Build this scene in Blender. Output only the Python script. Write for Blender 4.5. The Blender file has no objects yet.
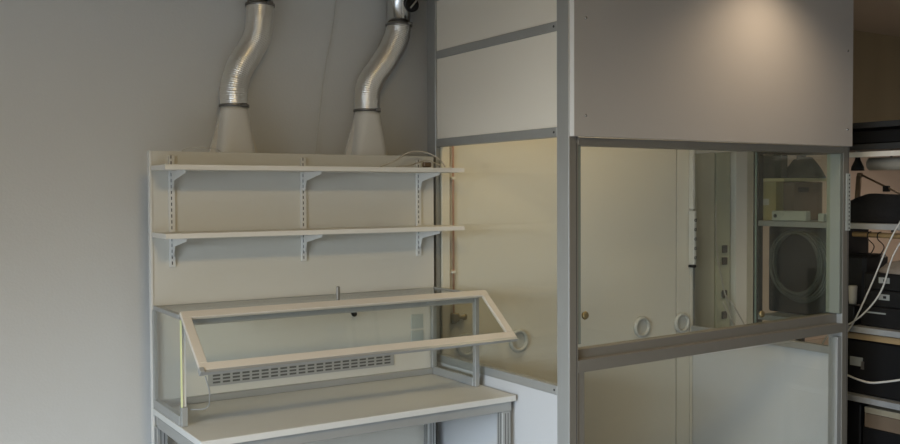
import bpy, bmesh, math, random
from mathutils import Vector, Matrix, noise
random.seed(4)
scene = bpy.context.scene
COL = scene.collection

# ------------------------------------------------------------------ helpers
class MB:
    """collects shapes, links them as one mesh"""
    def __init__(self): self.bm = bmesh.new()
    def box(self, x0, x1, y0, y1, z0, z1, mi=0, bev=0.0, M=None):
        vs = [self.bm.verts.new((x, y, z)) for x in (x0, x1) for y in (y0, y1) for z in (z0, z1)]
        fs = [self.bm.faces.new([vs[i] for i in q]) for q in
              ((0, 1, 3, 2), (4, 6, 7, 5), (0, 4, 5, 1), (2, 3, 7, 6), (0, 2, 6, 4), (1, 5, 7, 3))]
        for f in fs: f.material_index = mi
        if bev > 0:
            es = list({e for f in fs for e in f.edges})
            r = bmesh.ops.bevel(self.bm, geom=es, offset=bev, segments=1, affect='EDGES', profile=.5)
            vs = list({v for f in r['faces'] for v in f.verts} | {v for v in vs if v.is_valid})
        if M is not None:
            bmesh.ops.transform(self.bm, matrix=M, verts=[v for v in vs if v.is_valid])
        return self
    def prism(self, pts, axis, a, b, mi=0):
        """closed outline pts (2D) extruded along axis from a to b"""
        def P(p, t):
            return {'x': (t, p[0], p[1]), 'y': (p[0], t, p[1]), 'z': (p[0], p[1], t)}[axis]
        A = [self.bm.verts.new(P(p, a)) for p in pts]; B = [self.bm.verts.new(P(p, b)) for p in pts]
        n = len(pts); fs = [self.bm.faces.new(A), self.bm.faces.new(B[::-1])]
        for i in range(n): fs.append(self.bm.faces.new((A[i], B[i], B[(i+1) % n], A[(i+1) % n])))
        for f in fs: f.material_index = mi
        return self
    def loft(self, rings, cap=True, closed=False, mi=0, smooth=True):
        R = [[self.bm.verts.new(p) for p in r] for r in rings]
        n = len(R[0]); fs = []
        for k in range(len(R) - (0 if closed else 1)):
            A, B = R[k], R[(k+1) % len(R)]
            for i in range(n):
                f = self.bm.faces.new((A[i], A[(i+1) % n], B[(i+1) % n], B[i])); f.smooth = smooth; fs.append(f)
        if cap and not closed:
            fs.append(self.bm.faces.new(R[0][::-1])); fs.append(self.bm.faces.new(R[-1]))
        for f in fs: f.material_index = mi
        return self
    def tube(self, path, r, n=10, mi=0, cap=True):
        path = [Vector(p) for p in path]
        rad = r if callable(r) else (lambda t: r)
        rings = []; up = None
        for i, p in enumerate(path):
            d = (path[min(i+1, len(path)-1)] - path[max(i-1, 0)]).normalized()
            if up is None:
                up = Vector((0, 1, 0)) if abs(d.y) < .9 else Vector((1, 0, 0))
            u = d.cross(up).normalized(); up = u.cross(d).normalized()
            rr = rad(i/(len(path)-1))
            rings.append([p + u*rr*math.cos(2*math.pi*k/n) + up*rr*math.sin(2*math.pi*k/n) for k in range(n)])
        return self.loft(rings, cap=cap, mi=mi)
    def lathe(self, prof, c, axis='z', n=32, mi=0, closed=False):
        """prof: (radius, along)"""
        c = Vector(c); rings = []
        for r, h in prof:
            ring = []
            for k in range(n):
                a = 2*math.pi*k/n; u, v = r*math.cos(a), r*math.sin(a)
                ring.append(c + Vector({'z': (u, v, h), 'y': (u, h, v), 'x': (h, u, v)}[axis]))
            rings.append(ring)
        return self.loft(rings, cap=not closed, closed=closed, mi=mi)
    def build(self, name, mats, parent=None, origin=None, kind=None, label=None, cat=None, group=None):
        bmesh.ops.recalc_face_normals(self.bm, faces=self.bm.faces[:])
        me = bpy.data.meshes.new(name)
        if parent is not None and origin is None: origin = parent['_o'] if '_o' in parent else (0, 0, 0)
        o_ = Vector(origin) if origin is not None else Vector((0, 0, 0))
        bmesh.ops.translate(self.bm, vec=-o_, verts=self.bm.verts[:])
        self.bm.to_mesh(me); self.bm.free()
        if not isinstance(mats, (list, tuple)): mats = [mats]
        for m in mats: me.materials.append(m)
        ob = bpy.data.objects.new(name, me); COL.objects.link(ob)
        if parent is not None:
            ob.parent = parent
        else: ob.location = o_
        if kind: ob['kind'] = kind
        if label: ob['label'] = label
        if cat: ob['category'] = cat
        if group: ob['group'] = group
        return ob

def thing(name, label, cat, loc, group=None):
    o = bpy.data.objects.new(name, None); COL.objects.link(o)
    o.location = loc; o.empty_display_size = .1
    o['label'] = label; o['category'] = cat
    if group: o['group'] = group
    o['_o'] = tuple(loc)
    return o
def sub(mb, name, mats, part, label=None):
    """sub-part: child of a part whose own origin is its thing's base (zero offset)"""
    base = part.parent['_o'] if part.parent is not None else tuple(part.location)
    return mb.build(name, mats, parent=part, origin=base, label=label)

def spline(pts, n=8):
    P = [Vector(p) for p in pts]; P = [2*P[0]-P[1]] + P + [2*P[-1]-P[-2]]; out = []
    for i in range(1, len(P)-2):
        for k in range(n):
            t = k/n; a, b, c, d = P[i-1], P[i], P[i+1], P[i+2]
            out.append(.5*((2*b)+(c-a)*t+(2*a-5*b+4*c-d)*t*t+(3*b-a-3*c+d)*t**3))
    out.append(P[-2]); return out

# ------------------------------------------------------------------ materials
def mat(name, col, rough=.5, metal=0., bump=0., bscale=60., var=0., vscale=6., stretch=None, emit=None, spec=.5):
    m = bpy.data.materials.new(name); m.use_nodes = True
    nt = m.node_tree; N = nt.nodes; L = nt.links; b = N['Principled BSDF']
    b.inputs['Base Color'].default_value = (*col, 1); b.inputs['Roughness'].default_value = rough
    b.inputs['Metallic'].default_value = metal; b.inputs['Specular IOR Level'].default_value = spec
    tc = N.new('ShaderNodeTexCoord'); mp = N.new('ShaderNodeMapping'); L.new(tc.outputs['Object'], mp.inputs['Vector'])
    if stretch: mp.inputs['Scale'].default_value = stretch
    if var > 0:
        nz = N.new('ShaderNodeTexNoise'); nz.inputs['Scale'].default_value = vscale; nz.inputs['Detail'].default_value = 4
        L.new(mp.outputs[0], nz.inputs['Vector'])
        mx = N.new('ShaderNodeMix'); mx.data_type = 'RGBA'
        mx.inputs[6].default_value = (*[c*(1-var) for c in col], 1); mx.inputs[7].default_value = (*[min(1, c*(1+var)) for c in col], 1)
        L.new(nz.outputs['Fac'], mx.inputs[0]); L.new(mx.outputs[2], b.inputs['Base Color'])
    if bump > 0:
        n2 = N.new('ShaderNodeTexNoise'); n2.inputs['Scale'].default_value = bscale; n2.inputs['Detail'].default_value = 3
        L.new(mp.outputs[0], n2.inputs['Vector'])
        bp = N.new('ShaderNodeBump'); bp.inputs['Strength'].default_value = bump; bp.inputs['Distance'].default_value = .01
        L.new(n2.outputs['Fac'], bp.inputs['Height']); L.new(bp.outputs[0], b.inputs['Normal'])
    if emit:
        b.inputs['Emission Color'].default_value = (*emit[0], 1); b.inputs['Emission Strength'].default_value = emit[1]
    return m

def glass(name, tint=(.975, .985, .972), f0=.03, rough=.0):
    m = bpy.data.materials.new(name); m.use_nodes = True
    nt = m.node_tree; N = nt.nodes; L = nt.links; N.clear()
    out = N.new('ShaderNodeOutputMaterial'); mix = N.new('ShaderNodeMixShader')
    tr = N.new('ShaderNodeBsdfTransparent'); gl = N.new('ShaderNodeBsdfGlossy')
    tr.inputs[0].default_value = (*tint, 1); gl.inputs['Roughness'].default_value = rough
    g = N.new('ShaderNodeNewGeometry'); d = N.new('ShaderNodeVectorMath'); d.operation = 'DOT_PRODUCT'
    L.new(g.outputs['Incoming'], d.inputs[0]); L.new(g.outputs['Normal'], d.inputs[1])
    def M(op, a, b=None):
        n = N.new('ShaderNodeMath'); n.operation = op; n.use_clamp = False
        if isinstance(a, (int, float)): n.inputs[0].default_value = a
        else: L.new(a, n.inputs[0])
        if b is not None:
            if isinstance(b, (int, float)): n.inputs[1].default_value = b
            else: L.new(b, n.inputs[1])
        return n.outputs[0]
    c = M('ABSOLUTE', d.outputs['Value']); k = M('SUBTRACT', 1.0, c); k = M('POWER', k, 5.0)
    k = M('MULTIPLY', k, 1-f0); k = M('ADD', k, f0)
    L.new(k, mix.inputs[0]); L.new(tr.outputs[0], mix.inputs[1]); L.new(gl.outputs[0], mix.inputs[2])
    L.new(mix.outputs[0], out.inputs[0])
    return m

WALL = mat('painted_wall', (.60, .60, .58), .9, bump=.08, bscale=90, var=.025, vscale=1.2)
FARWALL = mat('beige_wall', (.50, .41, .34), .9, bump=.05, var=.04, vscale=2)
DARKWOOD = mat('dark_wood_panelling', (.38, .31, .19), .6, var=.2, vscale=3, stretch=(1, 1, .2))
CEIL = mat('ceiling_paint', (.46, .39, .30), .9, bump=.05)
FLOOR = mat('vinyl_floor', (.22, .22, .22), .5, var=.1, vscale=20)
BOARD = mat('white_laminate', (.58, .565, .505), .6, var=.02, vscale=2)
BENCH = mat('pale_grey_worktop', (.56, .56, .53), .45, var=.04, vscale=200)
EDGE = mat('worktop_edge_band', (.60, .58, .56), .5)
SHELF = mat('cream_shelf_laminate', (.68, .65, .58), .5)
WMETAL = mat('white_enamelled_steel', (.66, .655, .62), .4)
GSLOT = mat('vent_slot', (.10, .10, .095), .8)
SLOT = mat('dark_slot', (.05, .05, .05), .8)
ALU = mat('anodised_aluminium', (.36, .365, .35), .42, metal=.35, var=.03, vscale=40, stretch=(1, 1, .1))
ALUD = mat('bronze_grey_profile', (.21, .195, .165), .45, metal=.25, var=.03, vscale=30)
LIDF = mat('cream_lid_profile', (.57, .52, .445), .5)
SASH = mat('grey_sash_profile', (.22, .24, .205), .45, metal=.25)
PANEL = mat('white_infill_panel', (.76, .715, .62), .55, var=.015, vscale=3)
FPANEL = mat('grey_front_panel', (.40, .375, .345), .6, var=.02, vscale=2)
FEDGE = mat('pale_panel_edge', (.72, .71, .68), .6)
LOWP = mat('white_lower_panel', (.52, .53, .535), .5)
INNER = mat('beige_inner_panel', (.68, .655, .58), .55, var=.02, vscale=2)
GLASS = glass('clear_glass')
GLASSD = glass('grey_glass', (.93, .955, .92), .035)
NEON = mat('fluorescent_edge', (.70, .74, .40), .3, emit=None)
FOIL = mat('aluminium_foil_hose', (.88, .86, .82), .33, metal=1., bump=.25, bscale=45)
STEEL = mat('galvanised_steel', (.66, .67, .67), .2, metal=1.)
CLAMP = mat('clamp_steel', (.22, .21, .20), .35, metal=.8)
HOOD = mat('cream_plastic_hood', (.64, .62, .57), .55)
BLACK = mat('black_plastic', (.006, .006, .0065), .5, spec=.3)
JACK = mat('dark_olive_cloth', (.035, .038, .028), .9, bump=.4, bscale=30)
CLOTH = mat('black_cloth', (.004, .004, .005), .95, bump=.6, bscale=30)
COPPER = mat('copper_pipe', (.62, .36, .26), .4, metal=.45)
BRASS = mat('brass_fitting', (.30, .24, .12), .4, metal=.7)
WPLAST = mat('white_plastic', (.50, .50, .47), .4)
PEDGE = mat('green_glass_edge', (.10, .13, .10), .3)
GPLAST = mat('grey_socket_plastic', (.40, .43, .40), .5)
VENT = mat('vent_grey', (.33, .335, .32), .5)
RACK = mat('rack_grey_steel', (.30, .31, .31), .5, metal=.2)
RACKD = mat('rack_dark_steel', (.035, .036, .036), .5, metal=.2)
CARD = mat('khaki_cardboard', (.34, .29, .13), .85, var=.08, vscale=8)
CARDL = mat('pale_card_flap', (.52, .46, .26), .85)
BROWNL = mat('faded_card', (.30, .26, .18), .85)
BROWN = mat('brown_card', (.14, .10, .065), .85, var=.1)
WOOD = mat('plain_wood', (.34, .23, .11), .6, var=.25, vscale=5, stretch=(1, .15, 6))
LAMPM = mat('brown_lamp_arm', (.16, .105, .06), .45, metal=.3)
PAPER = mat('cream_paper_roll', (.46, .42, .35), .8)
CORDW = mat('white_cord', (.55, .54, .50), .6)
CORDB = mat('beige_cord', (.50, .45, .37), .7)
COIL = mat('grey_coil_cable', (.075, .085, .075), .5)
CABLE = mat('black_cable', (.05, .055, .05), .5)
CRUMP = mat('crumpled_grey_paper', (.20, .17, .14), .9, bump=.5, bscale=20)
LABELM = mat('grey_label', (.26, .28, .27), .6)
LAMPGLOW = mat('warm_lamp_glow', (.9, .8, .6), .5, emit=((1., .80, .50), 1.5))
DOWNGLOW = mat('downlight_glow', (.9, .85, .75), .5, emit=((1., .86, .68), 12.))
PANEGLOW = mat('daylight_sky_outside', (.1, .1, .1), .9, emit=((.80, .90, 1.), 3.5))
FRAMEW = mat('window_frame_white', (.7, .7, .7), .5)

# ------------------------------------------------------------------ room
def struct(mb, name, m): return mb.build(name, m, kind='structure')
WB = 4.32          # rear wall
XL, XR = -2.6, 7.8; YF = -3.2; ZC = 2.90
struct(MB().box(XL-.1, XR+.1, YF-.1, WB+.1, -.1, 0), 'floor', FLOOR)
struct(MB().box(XL-.1, XR+.1, YF-.1, WB+.1, ZC, ZC+.1), 'ceiling', CEIL)
struct(MB().box(XL, 4.6, WB, WB+.1, 0, ZC), 'wall_back', WALL)
struct(MB().box(4.6, XR, WB, WB+.1, 0, 2.12), 'wall_back_right', FARWALL)
struct(MB().box(4.6, XR, WB-.02, WB+.1, 2.12, ZC), 'trim_1', DARKWOOD)
struct(MB().box(XR, XR+.1, YF, WB, 0, ZC), 'wall_right', FARWALL)
struct(MB().box(XL, XR, YF-.1, YF, 0, ZC), 'wall_front', WALL)
# left wall with a window opening
wl = MB(); wy0, wy1, wz0, wz1 = -1.4, 1.9, .85, 2.35
wl.box(XL-.1, XL, YF, wy0, 0, ZC).box(XL-.1, XL, wy1, WB, 0, ZC).box(XL-.1, XL, wy0, wy1, 0, wz0).box(XL-.1, XL, wy0, wy1, wz1, ZC)
struct(wl, 'wall_left', WALL)
win = MB()
for a, b in ((wy0, wy0+.06), (wy1-.06, wy1), (.22, .28)): win.box(XL-.08, XL-.02, a, b, wz0, wz1, bev=.004)
win.box(XL-.08, XL-.02, wy0, wy1, wz0, wz0+.06, bev=.004).box(XL-.08, XL-.02, wy0, wy1, wz1-.06, wz1, bev=.004)
win = struct(win, 'window_1', FRAMEW)
MB().box(XL-.055, XL-.05, wy0+.06, wy1-.06, wz0+.06, wz1-.06).build('pane', GLASS, win, origin=(0, 0, 0))

# ------------------------------------------------------------------ workbench with back board
BX0, BX1 = 1.056, 2.470; BZ = .802; FY = 3.353
wb = thing('workbench', 'pale grey topped workbench on aluminium frame with tall white back board', 'workbench', (1.76, 3.7, 0))
MB().box(BX0, BX1+.012, FY, 3.999, BZ-.026, BZ, bev=.002).build('tabletop', BENCH, wb, label='pale grey tabletop')
ap = MB(); ap.box(BX0+.02, BX1, FY+.02, FY+.05, BZ-.072, BZ-.027, bev=.002)
ap.box(BX0+.002, BX0+.032, FY+.05, 3.94, BZ-.072, BZ-.027, bev=.002).box(BX1-.03, BX1, FY+.05, 3.94, BZ-.072, BZ-.027, bev=.002)
ap.build('table_frame', ALU, wb)
for x, y in ((BX0+.002, FY+.055), (BX1-.048, FY+.022), (BX0+.002, 3.945), (BX1-.09, 3.945)):
    g = MB().box(x, x+.045, y, y+.045, .02, BZ-.073, bev=.002)
    for s in (.014, .029):
        g.box(x+s, x+s+.003, y-.0006, y, .03, BZ-.08, mi=1)
        g.box(x-.0006, x, y+s, y+s+.003, .03, BZ-.08, mi=1)
    g.build('leg', [ALU, SLOT], wb)
bb = MB().box(BX0+.010, 2.455, 4.004, 4.028, .05, 1.887, bev=.0015).build('back_board', BOARD, wb, label='tall white back board')
sub(MB().box(BX0, BX0+.010, 3.9995, 4.030, .05, 1.887, bev=.001), 'edge_strip', WMETAL, bb)
sub(MB().box(BX0+.04, 2.452, 3.981, 4.003, BZ+.001, BZ+.030, bev=.002), 'base_rail', ALU, bb)
# slotted shelf standards
for i, x in enumerate((1.147, 1.749, 2.362)):
    st = MB().box(x-.0125, x+.0125, 3.991, 4.003, 1.395, 1.868, bev=.001)
    z = 1.405
    while z < 1.86:
        st.box(x-.0045, x-.0005, 3.9904, 3.991, z, z+.014, mi=1); z += .025
    sub(st, 'slotted_standard', [WMETAL, SLOT], bb)
# ventilation grille
v = MB().box(1.295, 2.22, 3.998, 4.003, .866, .957)
n = 20; w = (2.22-1.295-.03)/n
for i in range(n):
    x = 1.31 + i*w
    for zz in (.877, .892, .907, .922, .937): v.box(x+.006, x+w-.006, 3.9972, 3.998, zz, zz+.008, mi=1)
GRILLE = v
sub(GRILLE, 'ventilation_grille', [VENT, GSLOT], bb)
for z0 in (1.035, .955):
    s = MB().box(2.318, 2.388, 3.998, 4.003, z0, z0+.07, bev=.0015); s.box(2.330, 2.376, 3.996, 3.998, z0+.012, z0+.058, bev=.001)
    sub(s, 'socket_plate', GPLAST, bb)
sub(MB().lathe([(.004, 0), (.004, -.02), (.012, -.02), (.013, -.032), (.009, -.036)], (1.994, 4.003, 1.135), 'y', 14), 'knob', BLACK, bb)

# ------------------------------------------------------------------ wall shelves
def shelf(z, label):
    o = thing('wall_shelf', label, 'shelf', (1.78, 3.88, z), 'shelves on the back board')
    MB().box(1.060, 2.494, 3.7825, 3.990, z-.021, z, bev=.001).build('shelf_board', SHELF, o)
    for x in (1.147, 1.749, 2.362):
        b = MB(); zt = z-.0215
        b.prism([(3.990, zt), (3.990, zt-.085), (3.979, zt-.085), (3.960, zt-.040), (3.80, zt-.012), (3.795, zt)], 'x', x-.002, x+.002)
        b.box(x-.007, x+.007, 3.80, 3.990, zt-.003, zt)
        b.build('shelf_bracket', WMETAL, o)
    return o
shelf(1.824, 'upper cream shelf on white brackets, just below the board top')
shelf(1.545, 'lower cream shelf on white brackets, midway down the back board')

# ------------------------------------------------------------------ benchtop glass box with raised lid
gb = thing('benchtop_glass_hood', 'low glass box on the workbench with its cream framed lid propped open', 'glass hood', (1.76, 3.8, BZ))
HX0, HX1, HY0, HY1, HZ = 1.058, 2.452, 3.600, 3.979, 1.238
z0 = BZ+.0012
def rail(mb, name='rail', m=ALU, lab=None): return mb.build(name, m, gb, label=lab)
rail(MB().box(HX0, HX0+.022, HY0+.025, HY1, z0, z0+.038, bev=.0015))
rail(MB().box(HX1-.022, HX1, HY0+.025, HY1, z0, z0+.038, bev=.0015))
rail(MB().box(HX0, HX0+.02, HY0+.02, HY1, HZ-.018, HZ, bev=.0015))
rail(MB().box(HX1-.02, HX1, HY0+.02, HY1, HZ-.018, HZ, bev=.0015))
rail(MB().box(HX0+.028, HX1-.026, HY0+.004, HY0+.03, HZ-.044, HZ-.016, bev=.0015))
rail(MB().box(HX0+.021, HX1-.021, HY1-.0, HY1+.018, HZ-.022, HZ-.004, bev=.0015))
MB().box(HX0, HX0+.016, HY1, HY1+.018, z0, HZ-.02, bev=.001).build('post', ALU, gb)
MB().box(HX1-.025, HX1, HY1, HY1+.018, z0+.03, HZ-.02, bev=.001).build('post', ALU, gb)
MB().box(HX1-.022, HX1, HY0, HY0+.024, z0, HZ-.02, bev=.001).build('post', ALU, gb)
MB().box(HX0+.004, HX0+.027, HY0+.001, HY0+.024, z0, z0+.075, bev=.001).build('foot_bracket', ALU, gb)
MB().box(HX0+.012, HX0+.024, HY0+.008, HY0+.020, z0+.076, HZ-.02, bev=.001).build('post', WMETAL, gb)
MB().box(HX0+.001, HX0+.007, HY0, HY0+.005, z0+.076, HZ-.02).build('pane_edge', NEON, gb, label='yellow-green glowing pane edge')
MB().box(HX0+.002, HX0+.006, HY0+.006, HY1-.001, z0+.039, HZ-.019).build('side_pane', GLASS, gb)
MB().box(HX1-.013, HX1-.008, HY0+.025, HY1-.001, z0+.039, HZ-.019).build('side_pane', GLASS, gb)
MB().box(HX0+.021, HX1-.021, HY0+.031, HY1-.001, HZ-.010, HZ-.005).build('top_pane', GLASS, gb)
# lid : local frame, u = x, s = down the slope, n = outward normal
T = Vector((0, 3.6035, 1.2415)); Bp = Vector((0, 3.3587, 1.0520)); S = (Bp-T); LL = S.length; S.normalize()
NN = Vector((0, S.z, -S.y))
ML = Matrix(((1, 0, 0, 0), (0, S.y, NN.y, T.y), (0, S.z, NN.z, T.z), (0, 0, 0, 1)))
LX0, LX1 = 1.056, 2.484; FW = .036
lid = MB(); TH = .016
lid.box(LX0, LX1, 0, FW, 0, TH, bev=.002, M=ML).box(LX0, LX1, LL-FW, LL, 0, TH, bev=.002, M=ML)
lid.box(LX0, LX0+FW, FW, LL-FW, 0, TH, bev=.002, M=ML).box(LX1-FW, LX1, FW, LL-FW, 0, TH, bev=.002, M=ML)
lid = lid.build('lid', LIDF, gb, label='cream framed lid propped open')
LIDT = MB().box(LX0+.002, LX1-.002, LL+.0005, LL+.013, .001, TH-.001, M=ML).box(LX0-.004, LX0+.016, LL-.012, LL+.012, -.004, TH+.004, bev=.002, M=ML)
sub(LIDT, 'edge_trim', ALU, lid)
sub(MB().box(LX0+FW, LX1-FW, FW, LL-FW, .005, .010, M=ML), 'lid_pane', GLASS, lid)
sub(MB().box(1.728, 1.744, 3.606, 3.618, 1.225, 1.310, bev=.004), 'lid_handle', ALUD, lid, 'grey upright handle')
MB().tube(spline([(1.08, 3.366, 1.036), (1.10, 3.38, .97), (1.115, 3.46, .90), (1.095, 3.599, .868)]), .0028, 6).build('stay_wire', ALU, gb)
for x in (1.3, 2.2):
    MB().box(x-.03, x+.03, HY0-.001, HY0+.003, HZ-.03, HZ-.008, bev=.001).build('hinge', ALU, gb)

# ------------------------------------------------------------------ exhaust ducts
def duct(cx, pts, label, seed):
    rnd = random.Random(seed)
    o = thing('exhaust_duct', label, 'duct', (cx, 4.2, 1.0), 'ducts rising behind the back board')
    # spiral foil hose: rings follow the path with fine ribs
    path = spline(pts, 44); L = [0]
    for a, b in zip(path, path[1:]): L.append(L[-1]+(b-a).length)
    tot = L[-1]
    R0 = .063
    def rad(t):
        i = t*(len(path)-1); s = L[int(i)]
        return R0 + 0.0009*math.sin(2*math.pi*s/.0095) + 0.0035*noise.noise((s*11, seed, 0))
    MB().tube(path, rad, 36).build('flexible_hose', FOIL, o, label='crinkled aluminium foil hose')
    zb = path[0]; zt = path[-1]
    for p, d in ((zb, 0), (zt, 0)):
        c = MB().lathe([(.0635, -.006), (.069, -.006), (.069, .006), (.0635, .006)], (p.x, p.y, p.z), 'z', 36, closed=True)
        c.box(p.x+.01, p.x+.035, p.y-.080, p.y-.066, p.z-.008, p.z+.008, bev=.002)
        c.build('hose_clamp', CLAMP, o)
    # flared hood: round neck to wide flat mouth behind the board
    rings = []; n = 40; x0 = zb.x
    for k in range(15):
        t = k/14; zz = zb.z - .006 - t*.30; e = t**1.1
        a, b = .062 + (.100-.062)*e, .062 + (.072-.062)*e; pw = 2 + 3*t
        ring = []
        for q in range(n):
            an = 2*math.pi*q/n; c, s = math.cos(an), math.sin(an)
            ring.append((x0 + a*math.copysign(abs(c)**(2/pw), c), 4.20 + b*math.copysign(abs(s)**(2/pw), s), zz))
        rings.append(ring)
    h = MB().loft(rings)
    h.build('flared_hood', HOOD, o, label='cream flared plastic hood')
    MB().prism([(x0-.142, zb.z-.30), (x0-.060, zb.z-.03), (x0+.060, zb.z-.03), (x0+.142, zb.z-.30)], 'y', 4.205, 4.225).build('hood_flange', HOOD, o)
    MB().box(x0-.13, x0+.13, 4.12, 4.27, .9, zb.z-.307, bev=.004).build('lower_trunk', HOOD, o)
    # rigid pipe above
    MB().tube([(zt.x, zt.y, zt.z+.007), (zt.x, zt.y, 2.899)], .060, 36).build('rigid_pipe', STEEL, o, label='smooth galvanised pipe')
    return o
d1 = duct(1.498, [(1.498, 4.2, 2.110), (1.501, 4.2, 2.206), (1.529, 4.2, 2.291), (1.580, 4.2, 2.373), (1.618, 4.2, 2.455), (1.629, 4.2, 2.585)],
     'left silvery foil duct bending upwards from its cream hood', 1)
d2 = duct(2.187, [(2.187, 4.2, 2.118), (2.190, 4.2, 2.215), (2.220, 4.2, 2.283), (2.264, 4.2, 2.341), (2.326, 4.2, 2.431), (2.364, 4.2, 2.510), (2.373, 4.2, 2.560)],
     'right silvery foil duct topped by a round black damper', 2)
dv = MB().lathe([(.036, 0), (.036, -.020), (.030, -.024)], (2.408, 4.140, 2.655), 'y', 28)
dv = dv.build('damper', BLACK, d2, label='round black damper with pale lever')
sub(MB().box(-.027, .027, -.03, -.024, -.005, .005, bev=.002, M=Matrix.Translation((2.408, 4.140, 2.655)) @ Matrix.Rotation(math.radians(-50), 4, 'Y')), 'damper_lever', STEEL, dv)

# cords
MB().tube(spline([(2.075, 4.30, 2.899), (2.06, 4.30, 2.60), (2.0, 4.30, 2.3), (1.955, 4.30, 1.95), (1.95, 4.30, 1.85), (1.95, 4.30, 1.7)]), .003, 6).build(
    'hanging_cord', CORDW, label='thin pale cord running down the wall between the two ducts', cat='cord')
c = MB().tube(spline([(2.10, 3.90, 1.831), (2.18, 3.90, 1.860), (2.26, 3.91, 1.900), (2.34, 3.90, 1.902), (2.41, 3.88, 1.870), (2.44, 3.87, 1.831)]), .0035, 6)
c.tube(spline([(2.16, 3.86, 1.829), (2.24, 3.87, 1.835), (2.30, 3.90, 1.850), (2.37, 3.92, 1.862), (2.42, 3.88, 1.838)]), .003, 6)
co = thing('plug_cord', 'beige cord looped with its plug on the right end of the upper shelf', 'cord', (2.3, 3.88, 1.825))
c.build('cord', CORDB, co)
MB().box(2.325, 2.365, 3.875, 3.90, 1.829, 1.853, bev=.004).build('plug', LAMPM, co, label='small brown plug')
MB().tube(spline([(1.20, 4.045, 1.80), (1.21, 4.04, 1.892), (1.27, 4.01, 1.905), (1.36, 4.03, 1.898), (1.40, 4.06, 1.86)]), .0028, 6).build(
    'loose_wire', CORDW, label='thin pale wire lying over the left end of the back board top', cat='wire')

# ------------------------------------------------------------------ big glazed enclosure
EX0, EX1, EY0, EY1, ET = 2.496, 4.366, 3.0, 4.130, 2.74
en = thing('glazed_enclosure', 'tall walk-in enclosure of aluminium posts, white panels and glass right of the workbench', 'enclosure', (3.44, 3.5, 0))
def E(mb, name, m, lab=None): return mb.build(name, m, en, label=lab)
def post(x0, x1, y0, y1, outer):
    g = MB().box(x0, x1, y0, y1, .012, ET, bev=.002)
    E(g, 'corner_post', ALU)
# front posts : grey side, bronze-grey face strip under the overhanging panel
post(EX0, EX0+.045, EY0+.004, EY0+.084, 0)
post(EX1-.045, EX1, EY0+.004, EY0+.084, 0)
post(EX0, EX0+.045, EY1-.080, EY1, 0)
post(EX1-.045, EX1, EY1-.080, EY1, 0)
ZP = 1.9343
for x0, x1 in ((EX0+.0005, EX0+.0445), (EX1-.0445, EX1-.0005)):
    g = MB().box(x0, x1, EY0, EY0+.0035, .013, ZP, mi=0); g.box((x0+x1)/2+.012, (x0+x1)/2+.015, EY0-.0005, EY0, .013, ZP, mi=1)
    E(g, 'front_cover_strip', [ALUD, SLOT], 'dark bronze-grey cover strip')
# left side rails
YA, YB = EY0+.085, EY1-.081
for z0_, z1_ in ((.8472, .8868), (1.9367, 1.9774), (2.380, 2.4189), (2.67, 2.71)):
    for x0, x1 in ((EX0+.002, EX0+.040), (EX1-.040, EX1-.002)):
        g = MB().box(x0, x1, YA, YB, z0_, z1_, bev=.002)
        if x0 < 3: g.lathe([(.005, 0), (.005, -.0015), (.003, -.003)], (x0, YA+.02, (z0_+z1_)/2), 'x', 10, mi=1)
        E(g, 'side_rail', [ALU, SLOT])
# white infill panels, side
for x0 in (EX0+.010, EX1-.022):
    for z0_, z1_ in ((1.978, 2.3795), (2.4195, 2.6695)):
        E(MB().box(x0, x0+.012, YA, YB, z0_, z1_), 'upper_side_panel', PANEL)
    E(MB().box(x0-(.006 if x0 < 3 else 0), x0+.012, YA, YB, .015, .8468), 'lower_side_panel', LOWP, 'white lower side panel')
for x0 in (EX0+.018, EX1-.024):
    E(MB().box(x0, x0+.006, YA, YB, .8872, 1.9363), 'side_pane', GLASS)
# back: panels and trim
g = MB().box(EX0+.047, 4.201, 4.052, 4.070, .012, ET-.01)
bp = E(g, 'back_panel', INNER, 'beige inner back panel')
E(MB().box(4.2115, EX1-.047, 4.052, 4.070, .012, ET-.01), 'back_panel', INNER)
E(MB().box(4.318, 4.340, 4.0462, 4.0493, .012, ET-.01), 'corner_trim', INNER)
E(MB().box(4.2015, 4.2113, 4.060, 4.070, .012, ET-.01), 'panel_joint', SLOT)
E(MB().box(EX0+.025, EX0+.075, 4.034, 4.0485, .012, ET-.01, bev=.003), 'back_trunking', PANEL, 'pale vertical trunking')
E(MB().box(EX0+.001, EX1-.001, EY0+.001, EY1-.001, ET+.001, ET+.03), 'roof_panel', PANEL)
for px, pz in ((2.675, .918), (3.010, .910), (3.912, .912), (4.243, .910)):
    g = MB().lathe([(.042, -.001), (.042, -.014), (.046, -.022), (.056, -.022), (.062, -.014), (.062, -.001)], (px, 4.0515, pz), 'y', 36, closed=True)
    g = E(g, 'round_port', WPLAST, 'white ringed round port')
    sub(MB().lathe([(.0415, -.0012), (.0415, -.006)], (px, 4.0515, pz), 'y', 30), 'port_cover', WPLAST, g)
# front upper panel
fp = E(MB().box(EX0+.003, 4.353, EY0-.027, EY0-.001, ZP, ET+.03, bev=.001), 'front_upper_panel', FPANEL, 'large grey upper front panel')
sub(MB().box(EX0, EX0+.0028, EY0-.027, EY0-.001, ZP, ET+.03), 'edge_band', FEDGE, fp)
for x, z in ((2.56, 2.02), (2.56, 2.42), (4.31, 2.02), (4.31, 2.42)):
    sub(MB().lathe([(.006, 0), (.006, -.002), (.003, -.004)], (x, EY0-.027, z), 'y', 12), 'screw_head', STEEL, fp)
# front rails
E(MB().box(EX0+.046, EX1-.046, EY0, EY0+.08, 1.8985, 1.9335, bev=.002), 'front_top_rail', ALUD)
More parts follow.
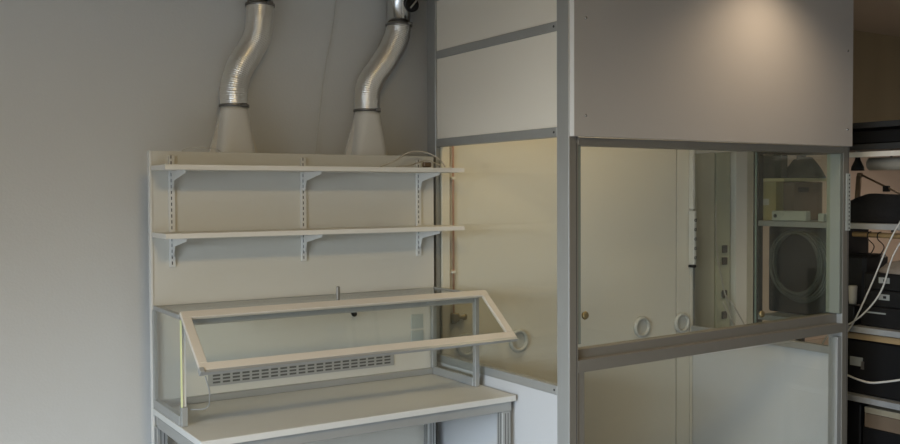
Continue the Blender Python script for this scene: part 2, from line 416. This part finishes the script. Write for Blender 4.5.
# sill rail, very slightly out of level as in the picture
def tilt(mb_fn, name, m):
    return E(mb_fn, name, m)
def slab(x0, x1, y0, y1, za0, za1, zb0, zb1, mb=None):
    mb = mb or MB()
    mb.prism([(x0, za0), (x1, zb0), (x1, zb1), (x0, za1)], 'y', y0, y1); return mb
xs0, xs1 = EX0+.046, EX1-.046
E(slab(xs0, xs1, EY0-.002, EY0+.084, .951, 1.003, .974, 1.019), 'sill_rail', ALUD, 'dark sill rail')
E(slab(xs0, xs1, EY0+.035, EY0+.083, 1.0035, 1.040, 1.0195, 1.066), 'sliding_track', ALUD)
# sash stiles
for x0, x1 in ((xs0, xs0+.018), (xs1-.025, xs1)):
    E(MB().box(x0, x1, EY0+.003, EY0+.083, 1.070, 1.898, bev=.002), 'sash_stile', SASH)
# lower front frame
for x0, x1 in ((xs0, xs0+.038), (xs1-.035, xs1)):
    E(MB().box(x0, x1, EY0+.004, EY0+.04, .10, .952, bev=.002), 'lower_frame_stile', ALUD if x0 < 3 else ALU)
E(MB().box(xs0, xs1, EY0+.004, EY0+.04, .05, .099, bev=.002), 'lower_frame_rail', ALUD)
E(MB().box(xs0+.039, xs1-.036, EY0+.018, EY0+.024, .10, .950), 'lower_front_pane', GLASS)
# sliding panes
def spane(x0, x1, y, kx, kz, ly):
    p = E(MB().box(x0, x1, y, y+.006, 1.050, 1.896), 'sliding_pane', GLASSD if x0 > 3 else GLASS)
    k = MB().lathe([(.004, 0), (.004, -.008), (.015, -.010), (.018, -.016), (.015, -.022), (.006, -.023)], (kx, y, kz), 'y', 20)
    sub(k, 'pull_knob', BRASS, p, 'round brass pull knob')
    if x0 < 3: sub(MB().box(ly, ly+.005, y-.001, y+.007, 1.068, 1.896), 'pane_edge', PEDGE, p, 'greenish pane edge')
spane(xs0+.019, 3.700, EY0+.040, 2.600, 1.185, 3.694)
spane(3.660, xs1-.026, EY0+.060, 3.745, 1.105, 3.660)
# perforated strip on outer side of the right post
g = MB().box(EX1-.030, EX1+.004, EY0-.006, EY0-.002, 1.50, 1.795)
for k in range(14): g.box(EX1-.010, EX1-.002, EY0-.0066, EY0-.006, 1.508+k*.021, 1.517+k*.021, mi=1)
E(g, 'perforated_strip', [GPLAST, SLOT], 'pale perforated strip')
# tube lamp inside the enclosure
lm = thing('panel_lamp', 'warm flat panel lamp fixed under the roof inside the glazed enclosure', 'lamp', (3.10, 3.27, 2.739))
MB().box(2.66, 3.54, 3.11, 3.43, 2.705, 2.739, bev=.004).build('lamp_housing', WMETAL, lm)
MB().box(2.68, 3.52, 3.13, 3.41, 2.700, 2.7045).build('lamp_diffuser', LAMPGLOW, lm)

# copper pipe
cp = thing('copper_pipe', 'thin copper pipe with brass valve behind the left glass of the enclosure', 'pipe', (2.592, 4.03, 1.08))
MB().tube([(2.592, 4.037, 1.09), (2.592, 4.037, 2.735)], .0055, 12).build('pipe', COPPER, cp)
for z in (1.30, 1.78, 2.3): MB().box(2.581, 2.603, 4.029, 4.0495, z-.007, z+.007, bev=.002).build('pipe_clip', PANEL, cp)
vv = MB().lathe([(.012, 0), (.017, -.004), (.017, -.050), (.012, -.055)], (2.592, 4.037, 1.09), 'z', 14)
vv.lathe([(.010, 0), (.010, .04), (.016, .045), (.016, .06), (.007, .064)], (2.605, 4.037, 1.065), 'x', 14)
vv.box(2.57, 2.61, 4.008, 4.02, 1.048, 1.090, bev=.003)
vv = vv.build('valve', BRASS, cp, label='brass valve')

# socket strip on the right rear corner
ps = thing('power_strip', 'white vertical socket strip fixed at the back right corner inside the enclosure', 'power strip', (4.30, 4.03, 1.25))
MB().box(4.298, 4.322, 4.000, 4.045, 1.262, 1.590, bev=.004).build('strip_body', WPLAST, ps)
MB().box(4.306, 4.326, 4.015, 4.049, 1.600, 2.70, bev=.002).build('cable_trunk', WPLAST, ps)
for k in range(5):
    z = 1.305+k*.057
    MB().lathe([(.004, 0), (.010, 0), (.010, -.002), (.004, -.002)], (4.310, 3.9995, z), 'y', 18, closed=True).build('socket', GSLOT, ps)
    MB().box(4.3225, 4.336, 4.01, 4.035, z-.012, z+.012, bev=.003).build('plug', BLACK, ps)
MB().box(4.294, 4.326, 4.002, 4.044, 1.245, 1.261, bev=.003).build('end_cap', BLACK, ps)

# cables and conduit on the wall beyond the enclosure
MB().box(4.975, 5.16, 4.26, 4.318, .02, 2.11, bev=.004).build('wall_conduit', mat('conduit_grey', (.80, .81, .78), .5), label='broad pale grey wall duct seen through the right glass of the enclosure', cat='wall duct')
MB().box(4.60, 4.80, 4.285, 4.318, .02, 2.11, bev=.004).build('wall_board', mat('greenish_board', (.68, .69, .58), .6), label='greenish grey board on the wall behind the enclosure corner', cat='wall board')
sk = thing('wall_socket_column', 'narrow dark green column of sockets on the wall beside the grey wall duct', 'sockets', (4.88, 4.3, .8))
MB().box(4.82, 4.955, 4.29, 4.318, .02, 2.11, bev=.003).build('column_back', mat('dull_green_panel', (.52, .56, .44), .6), sk)
for z in (.86, 1.0, 1.22, 1.30): MB().box(4.87, 4.915, 4.275, 4.289, z, z+.05, bev=.003).build('socket', GSLOT, sk)
for i, pts in enumerate((
    [(4.76, 4.24, 1.62), (4.765, 4.24, 1.35), (4.79, 4.22, 1.15), (4.86, 4.22, .95), (4.96, 4.23, .76)],
    [(4.87, 4.25, 1.02), (4.92, 4.22, .94), (5.00, 4.22, .84), (5.07, 4.24, .76)],
    [(4.84, 4.25, .98), (4.87, 4.22, .88), (4.93, 4.22, .80), (4.95, 4.24, .74)])):
    MB().tube(spline(pts), .0045, 6).build('trailing_cable', CORDW, cat='cable', group='pale cables behind the enclosure',
        label=('long pale cable falling past the green socket column', 'upper pale cable sweeping from the sockets across the grey wall duct', 'short pale cable dropping from the lowest wall sockets')[i])

# ------------------------------------------------------------------ storage rack
RX0, RX1, RY0, RY1 = 4.75, 5.20, 2.35, 3.93
rk = thing('storage_rack', 'grey steel storage rack crowded with dark equipment beyond the enclosure', 'rack', (4.97, 3.1, 0))
for x in (RX0, RX1-.035):
    for y in (RY0, RY1-.045):
        g = MB(); g.box(x, x+.035, y, y+.004, .01, 2.10).box(x, x+.004, y+.004, y+.045, .01, 2.10)
        z = .06
        while z < 2.05:
            g.box(x-.0006, x, y+.020, y+.030, z, z+.02, mi=1); z += .05
        g.build('upright', [RACKD, SLOT], rk)
SH = [.555, .945, 1.525, 1.965, 2.085]
for z in SH:
    m = RACK if z < 1.9 else RACKD
    g = MB().box(RX0-.012, RX1-.036, RY0+.005, RY1-.05, z-.030, z-.026)
    g.box(RX0-.014, RX0-.011, RY0+.005, RY1-.05, z-.032, z, bev=.0005); g.box(RX0-.011, RX1-.036, RY0+.046, RY1-.05, z-.004, z)
    g.build('rack_shelf', m, rk)
MB().box(RX0-.012, RX0-.006, RY0+.01, 3.34, 1.893, 1.922, bev=.001).build('front_batten', PANEL, rk, label='pale batten under the upper shelf')
def T_(mb, name, m, label, cat, group=None): return mb.build(name, m, label=label, cat=cat, group=group)
# black flat cases on upper shelf
T_(MB().box(RX0+.01, RX1-.06, 2.50, 3.32, 1.967, 2.040, bev=.006), 'flat_case', BLACK, 'long flat black case on the topmost rack bay, right of the enclosure', 'case')
T_(MB().box(RX0+.02, RX1-.06, 3.36, 3.84, 1.967, 2.035, bev=.006), 'flat_case', BLACK, 'flat black case at the far end of the topmost rack bay', 'case')

# cardboard box with dark hat-shaped pile
bx = thing('cardboard_box', 'khaki cardboard box with pale flaps on the rack, seen through the right glass', 'box', (4.98, 3.86, 1.527))
MB().box(4.80, 5.15, 3.80, 3.925, 1.5265, 1.765).build('box_body', CARD, bx)
MB().prism([(4.775, 3.72), (5.16, 3.66), (5.16, 3.93), (4.79, 3.93)], 'z', 1.768, 1.786).build('flap', CARDL, bx, label='pale open flap')
MB().box(4.7985, 4.7995, 3.85, 3.90, 1.62, 1.66).build('box_label', PAPER, bx)
b2 = thing('shaded_box_side', 'dark brown slab under the pale flap, standing in for the shaded side of the khaki box', 'shaded_box_side', (5.0, 3.76, 1.527))  # less lit side of the cardboard box, its shade put into a brown slab
MB().box(4.86, 5.14, 3.715, 3.795, 1.5265, 1.762, bev=.004).build('shaded_side_body', BROWN, b2)
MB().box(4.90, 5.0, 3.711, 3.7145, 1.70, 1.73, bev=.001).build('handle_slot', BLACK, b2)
# dark drape / jacket over the box
def mound(name, label, cat, c, rx, ry, h, m, seed, n=30, pts=None, flat=.0):
    bm = MB(); rings = []
    for i in range(n//2):
        t = i/(n//2-1); ring = []
        for k in range(n):
            a = 2*math.pi*k/n; r = (math.cos(t*math.pi/2*.97)**.55 if not flat else (1-t*.96)**.62) if flat != 1 else math.cos(t*math.pi/2*.97)**(.3 if t < .6 else .5)
            nz = 1 + .10*noise.noise((math.cos(a)*2+seed, math.sin(a)*2, t*3))
            z = h*(t**1.0 if flat == 0 else min(1, t*1.3))*(.95+.25*noise.noise((math.cos(a)*1.5*r, math.sin(a)*1.5*r+seed, 1)))
            ring.append((c[0]+rx*r*nz*math.cos(a), c[1]+ry*r*nz*math.sin(a), c[2]+z))
        rings.append(ring)
    bm.loft(rings)
    return T_(bm, name, m, label, cat)
mound('folded_jacket', 'dark folded jacket heaped on top of the pale box flap', 'jacket', (5.02, 3.765, 1.7865), .14, .125, .125, JACK, 3, flat=2)
T_(MB().box(4.80, 4.86, 3.76, 3.92, 1.7865, 1.930, bev=.004), 'dark_folder', JACK, 'dark upright folder left of the jacket on the box flap', 'folder')
# white projector-like device
pj = thing('white_appliance', 'flat white device with a round dial on the rack shelf before the shaded side of the box', 'device', (4.80, 3.69, 1.527))
MB().box(4.745, 4.795, 3.545, 3.79, 1.5265, 1.588, bev=.006).build('case', GPLAST, pj)
MB().lathe([(.011, 0), (.011, -.004), (.006, -.006)], (4.745, 3.76, 1.557), 'x', 16).build('dial', SLOT, pj)
MB().lathe([(.008, 0), (.008, -.004)], (4.745, 3.71, 1.565), 'x', 14).build('dial', GPLAST, pj)
T_(MB().box(4.76, 4.84, 3.435, 3.475, 1.5265, 1.575, bev=.005), 'small_pack', GPLAST, 'small pale grey pack next to the flat white device', 'pack')

# coiled cable hanging under the shelf + dark backdrop case
T_(MB().box(4.885, 5.13, 3.385, 3.925, .951, 1.488, bev=.01), 'black_cabinet', BLACK, 'tall black cabinet standing behind the hanging cable coils', 'cabinet')
for q in range(3):
    pts = []; cy = 3.66 + (-.02, .02, 0)[q]; cz = 1.275 - .012*q
    for k in range(161):
        a = 2*math.pi*k/40 + .3; r = .180 + .012*q + .006*math.sin(a*.53+q) + .004*(k//40)
        pts.append((4.775 + .032*q + .026*k/160, cy + r*.9*math.cos(a), cz + r*math.sin(a)))
    T_(MB().tube(pts, .005, 6), 'cable_coil', COIL, ('front grey cable coil hanging before the black cabinet', 'middle grey cable coil hanging before the black cabinet', 'widest grey cable coil, hanging right against the black cabinet')[q], 'cable', 'hanging cable coils')

# clamp lamp head + paper roll
cl = thing('clip_lamp', 'small black cone shaped clip lamp hanging under the pale batten of the rack', 'lamp', (4.80, 3.25, 1.89))
MB().lathe([(.010, 0), (.013, -.02), (.016, -.035), (.034, -.075), (.036, -.095), (.028, -.095), (.012, -.05)], (4.80, 3.245, 1.915), 'z', 22).build('lamp_shade', BLACK, cl)
MB().box(4.79, 4.81, 3.237, 3.253, 1.915, 1.932, bev=.002).build('clip', GPLAST, cl)
T_(MB().tube([(4.90, 2.45, 1.845), (4.90, 3.235, 1.858)], .036, 22), 'paper_roll', PAPER, 'long cream roll hung level beside the black clip lamp', 'roll')
for y in (2.6, 3.1): MB().box(4.895, 4.905, y, y+.01, 1.893, 1.934).build('roll_hanger', RACKD, rk)
# desk lamp arm
dl = thing('desk_lamp', 'brown jointed desk lamp arm rising from behind the black bag', 'lamp', (5.03, 3.40, 1.527))
def bar(a, b, w, name, m, t=dl):
    MB().tube([a, b], w, 8).build(name, m, t)
bar((5.03, 3.41, 1.53), (5.03, 3.39, 1.795), .016, 'lower_arm', LAMPM)
bar((5.03, 3.375, 1.80), (5.03, 3.06, 1.655), .006, 'upper_arm', LAMPM)
MB().lathe([(.014, -.012), (.014, .012)], (5.03, 3.385, 1.80), 'y', 16).build('joint', LAMPM, dl)
MB().box(5.02, 5.045, 3.20, 3.235, 1.70, 1.735, bev=.003).build('spring_clamp', BLACK, dl)
mound('black_bag', 'slumped black cloth bag on the middle rack shelf, below the lamp arm', 'bag', (4.90, 3.09, 1.5265), .09, .345, .150, CLOTH, 9, flat=1)

# below the middle shelf
T_(MB().tube([(4.79, 2.45, 1.452), (4.79, 3.26, 1.462)], .015, 14), 'wooden_rod', WOOD, 'golden wooden rod hung just below the middle rack shelf', 'rod')
for y in (2.55, 3.02): MB().box(4.785, 4.795, y, y+.01, 1.477, 1.494).build('rod_hanger', RACKD, rk)
for i, y in enumerate((3.16, 3.10)):
    pts = spline([(4.79, y-.01, 1.479), (4.775, y, 1.470), (4.772, y, 1.44), (4.80, y-.02, 1.40), (4.80, y-.005, 1.36), (4.80, y+.02, 1.33)])
    T_(MB().tube(pts, .003, 6), 'wire_hook', BLACK, ('black wire hook on the wooden rod, further one', 'black wire hook on the wooden rod, nearer one')[i], 'hook', 'hooks on the wooden rod')
o = thing('black_drawer_case', 'lowest black drawer case, thin pale strip on its front', 'case', (4.95, 2.86, .9465), 'stacked black drawer cases')
MB().box(4.80, 5.12, 2.55, 3.22, .9465, 1.060, bev=.004).build('case_body', BLACK, o)
MB().box(4.797, 4.799, 3.065, 3.180, 1.022, 1.030).build('pale_strip', LABELM, o)
for z, lab in ((1.0625, 'middle black drawer case in the stack, small grey label on its front'), (1.1555, 'top black drawer case in the stack, crumpled paper on it')):
    o = thing('black_drawer_case', lab, 'case', (4.95, 2.86, z), 'stacked black drawer cases')
    MB().box(4.80, 5.12, 2.55, 3.20, z, z+.091, bev=.004).build('case_body', BLACK, o)
    lz = z+.055
    MB().box(4.797, 4.799, 3.043, 3.108, lz-.016, lz+.016).build('label_holder', LABELM, o)
    MB().box(4.7955, 4.7968, 3.062, 3.080, lz-.007, lz+.007).build('finger_hole', BLACK, o)
mound('crumpled_wrapping', 'crumpled grey-brown wrapping paper on the drawer cases', 'wrapping', (4.90, 2.99, 1.2475), .09, .17, .085, CRUMP, 5)
T_(MB().box(4.86, 5.10, 3.235, 3.375, .9465, 1.34, bev=.02), 'black_equipment_box', BLACK, 'upright black equipment box left of the drawer cases', 'case')
T_(MB().lathe([(.019, 0), (.022, .02), (.024, .10), (.022, .105), (.015, .106)], (4.80, 3.268, 1.062), 'z', 20), 'white_cup', mat('cream_ceramic', (.42, .39, .33), .5), 'small cream cup on a dark tin before the black equipment box', 'cup')
T_(MB().box(4.765, 4.835, 3.236, 3.306, .9465, 1.061, bev=.006), 'dark_tin', BLACK, 'dark tin holding up the cream cup', 'tin')
# crossing white cables
T_(MB().tube(spline([(4.80, 2.90, 1.66), (4.725, 2.98, 1.47), (4.725, 3.10, 1.20), (4.725, 3.20, .99), (4.725, 3.26, .90), (4.73, 3.33, .84), (4.76, 3.39, .70), (4.80, 3.43, .562)]), .0045, 6), 'white_cable', CORDW, 'straighter white cable crossing the front of the rack', 'cable', 'white cables across the rack')
T_(MB().tube(spline([(4.80, 2.84, 1.62), (4.715, 2.96, 1.38), (4.715, 3.04, 1.16), (4.715, 3.15, 1.02), (4.715, 3.27, .935), (4.715, 3.36, .89), (4.74, 3.45, .74), (4.82, 3.50, .562)]), .0045, 6), 'white_cable', CORDW, 'bowed white cable curving left across the front of the rack', 'cable', 'white cables across the rack')

# lower bay: wooden board, black printer, curving cable
T_(MB().box(4.78, 5.12, 2.50, 3.34, .868, .902, bev=.002), 'wooden_board', WOOD, 'brown wooden board lying on the black printer', 'board')
pr = thing('black_printer', 'wide black printer with grey label, under the wooden board', 'printer', (4.95, 2.95, .557))
MB().box(4.79, 5.11, 2.56, 3.34, .5565, .8665, bev=.012).build('printer_body', BLACK, pr)
g = MB().box(4.787, 4.789, 3.195, 3.275, .715, .765).box(4.785, 4.787, 3.185, 3.205, .70, .745, mi=1); g.build('grey_label', [LABELM, CLAMP], pr)
T_(MB().tube(spline([(4.74, 3.42, .650), (4.74, 3.33, .660), (4.74, 3.27, .664), (4.74, 3.20, .650), (4.74, 3.12, .643), (4.74, 3.03, .662), (4.74, 2.9, .70)]), .006, 8), 'drooping_cable', CORDW, 'thick white cable drooping across the black printer', 'cable')
# bottom bay
T_(MB().box(4.80, 5.10, 2.62, 3.19, .375, .455, bev=.003), 'brown_carton', BROWN, 'flat brown carton in the lowest visible rack bay', 'carton')
T_(MB().box(4.80, 5.10, 2.55, 3.20, .2, .374, bev=.004), 'black_tub', BLACK, 'black tub supporting the flat brown carton', 'tub')
T_(MB().box(4.80, 5.10, 3.215, 3.44, .199, .50, bev=.006), 'black_bin', BLACK, 'upright black bin left of the brown carton in the lowest bay', 'bin')
T_(MB().box(4.80, 5.00, 2.95, 3.19, .456, .490, bev=.002), 'folded_card', BROWNL, 'pale folded card lying on the brown carton', 'card')
SHB = MB().box(RX0-.012, RX1-.036, RY0+.05, RY1-.05, .168, .198); SHB.build('rack_shelf', RACKD, rk)

# ------------------------------------------------------------------ lamps of the room, and one added corner fill
def downlight(x, y, label):
    o = thing('ceiling_downlight', label, 'ceiling lamp', (x, y, ZC))
    MB().lathe([(.075, -.001), (.095, -.001), (.095, -.018), (.075, -.018)], (x, y, ZC), 'z', 32, closed=True).build('lamp_ring', FRAMEW, o)
    MB().lathe([(.072, -.002), (.072, -.010)], (x, y, ZC), 'z', 32).build('lamp_disc', DOWNGLOW, o)
downlight(3.62, 2.62, 'round warm downlight in the ceiling in front of the enclosure')
downlight(.6, 1.0, 'round warm downlight in the ceiling near the viewer')
def area(name, loc, rot, sx, sy, power, col, spread=math.pi):
    l = bpy.data.lights.new(name, 'AREA'); l.shape = 'RECTANGLE'; l.size = sx; l.size_y = sy; l.energy = power; l.color = col; l.spread = spread
    o = bpy.data.objects.new(name, l); COL.objects.link(o); o.location = loc; o.rotation_euler = rot; return o
R = math.radians
area('window_daylight', (XL+.02, (wy0+wy1)/2, (wz0+wz1)/2), (0, R(-38), 0), wz1-wz0, wy1-wy0, 470, (.755, .865, 1.), R(130))
def spot(name, loc, target, power, col, ang, blend, r=.06):
    l = bpy.data.lights.new(name, 'SPOT'); l.energy = power; l.color = col; l.spot_size = R(ang); l.spot_blend = blend; l.shadow_soft_size = r
    o = bpy.data.objects.new(name, l); COL.objects.link(o); o.location = loc
    o.rotation_euler = (Vector(target)-Vector(loc)).to_track_quat('-Z', 'Y').to_euler(); return o
spot('downlight_beam', (3.62, 2.62, 2.87), (3.62, 2.7, 0), 28, (1., .78, .56), 130, .8)
area('ceiling_lamp_light', (.6, 1.0, 2.87), (0, 0, 0), .5, .5, 47, (1., .73, .34))
area('panel_lamp_light', (3.10, 3.27, 2.695), (0, 0, 0), .8, .25, 7, (1., .80, .50))
downlight(4.78, 4.12, 'added round warm downlight brightening the corner behind the rack')  # added lamp, not a known source: lifts the dark wall behind the enclosure
spot('added_corner_fill', (4.78, 4.12, 2.87), (4.85, 4.25, 0), 9, (1., .86, .68), 120, .8)
downlight(6.3, 2.9, 'round warm downlight in the ceiling beyond the storage rack')
spot('far_downlight_beam', (6.3, 2.9, 2.87), (6.3, 3.1, 0), 110, (1., .80, .62), 120, .8)

w = bpy.data.worlds.new('world'); scene.world = w; w.use_nodes = True
w.node_tree.nodes['Background'].inputs[0].default_value = (.55, .65, .8, 1); w.node_tree.nodes['Background'].inputs[1].default_value = .6

# ------------------------------------------------------------------ camera (level measured from the picture)
f, yaw, pit, rol = 939.58, R(32.50), R(1.715), R(-.276)
Rv = Vector((math.cos(yaw), -math.sin(yaw), 0)); Fh = Vector((math.sin(yaw), math.cos(yaw), 0))
Fw = Fh*math.cos(pit) - Vector((0, 0, 1))*math.sin(pit); Up = Fh*math.sin(pit) + Vector((0, 0, 1))*math.cos(pit)
r2 = Rv*math.cos(rol) + Up*math.sin(rol); u2 = Up*math.cos(rol) - Rv*math.sin(rol)
cam = bpy.data.cameras.new('camera'); co = bpy.data.objects.new('camera', cam); COL.objects.link(co)
cam.sensor_width = 36; cam.lens = 36*f/900; cam.clip_start = .05
Mx = Matrix((r2, u2, -Fw)).transposed().to_4x4(); Mx.translation = Vector((0, 0, 1.7)); co.matrix_world = Mx
scene.camera = co
for o in bpy.data.objects:
    if '_o' in o: del o['_o']
vs = scene.view_settings; vs.view_transform = 'Standard'; vs.look = 'None'; vs.gamma = 1; vs.use_curve_mapping = False; vs.exposure = 0
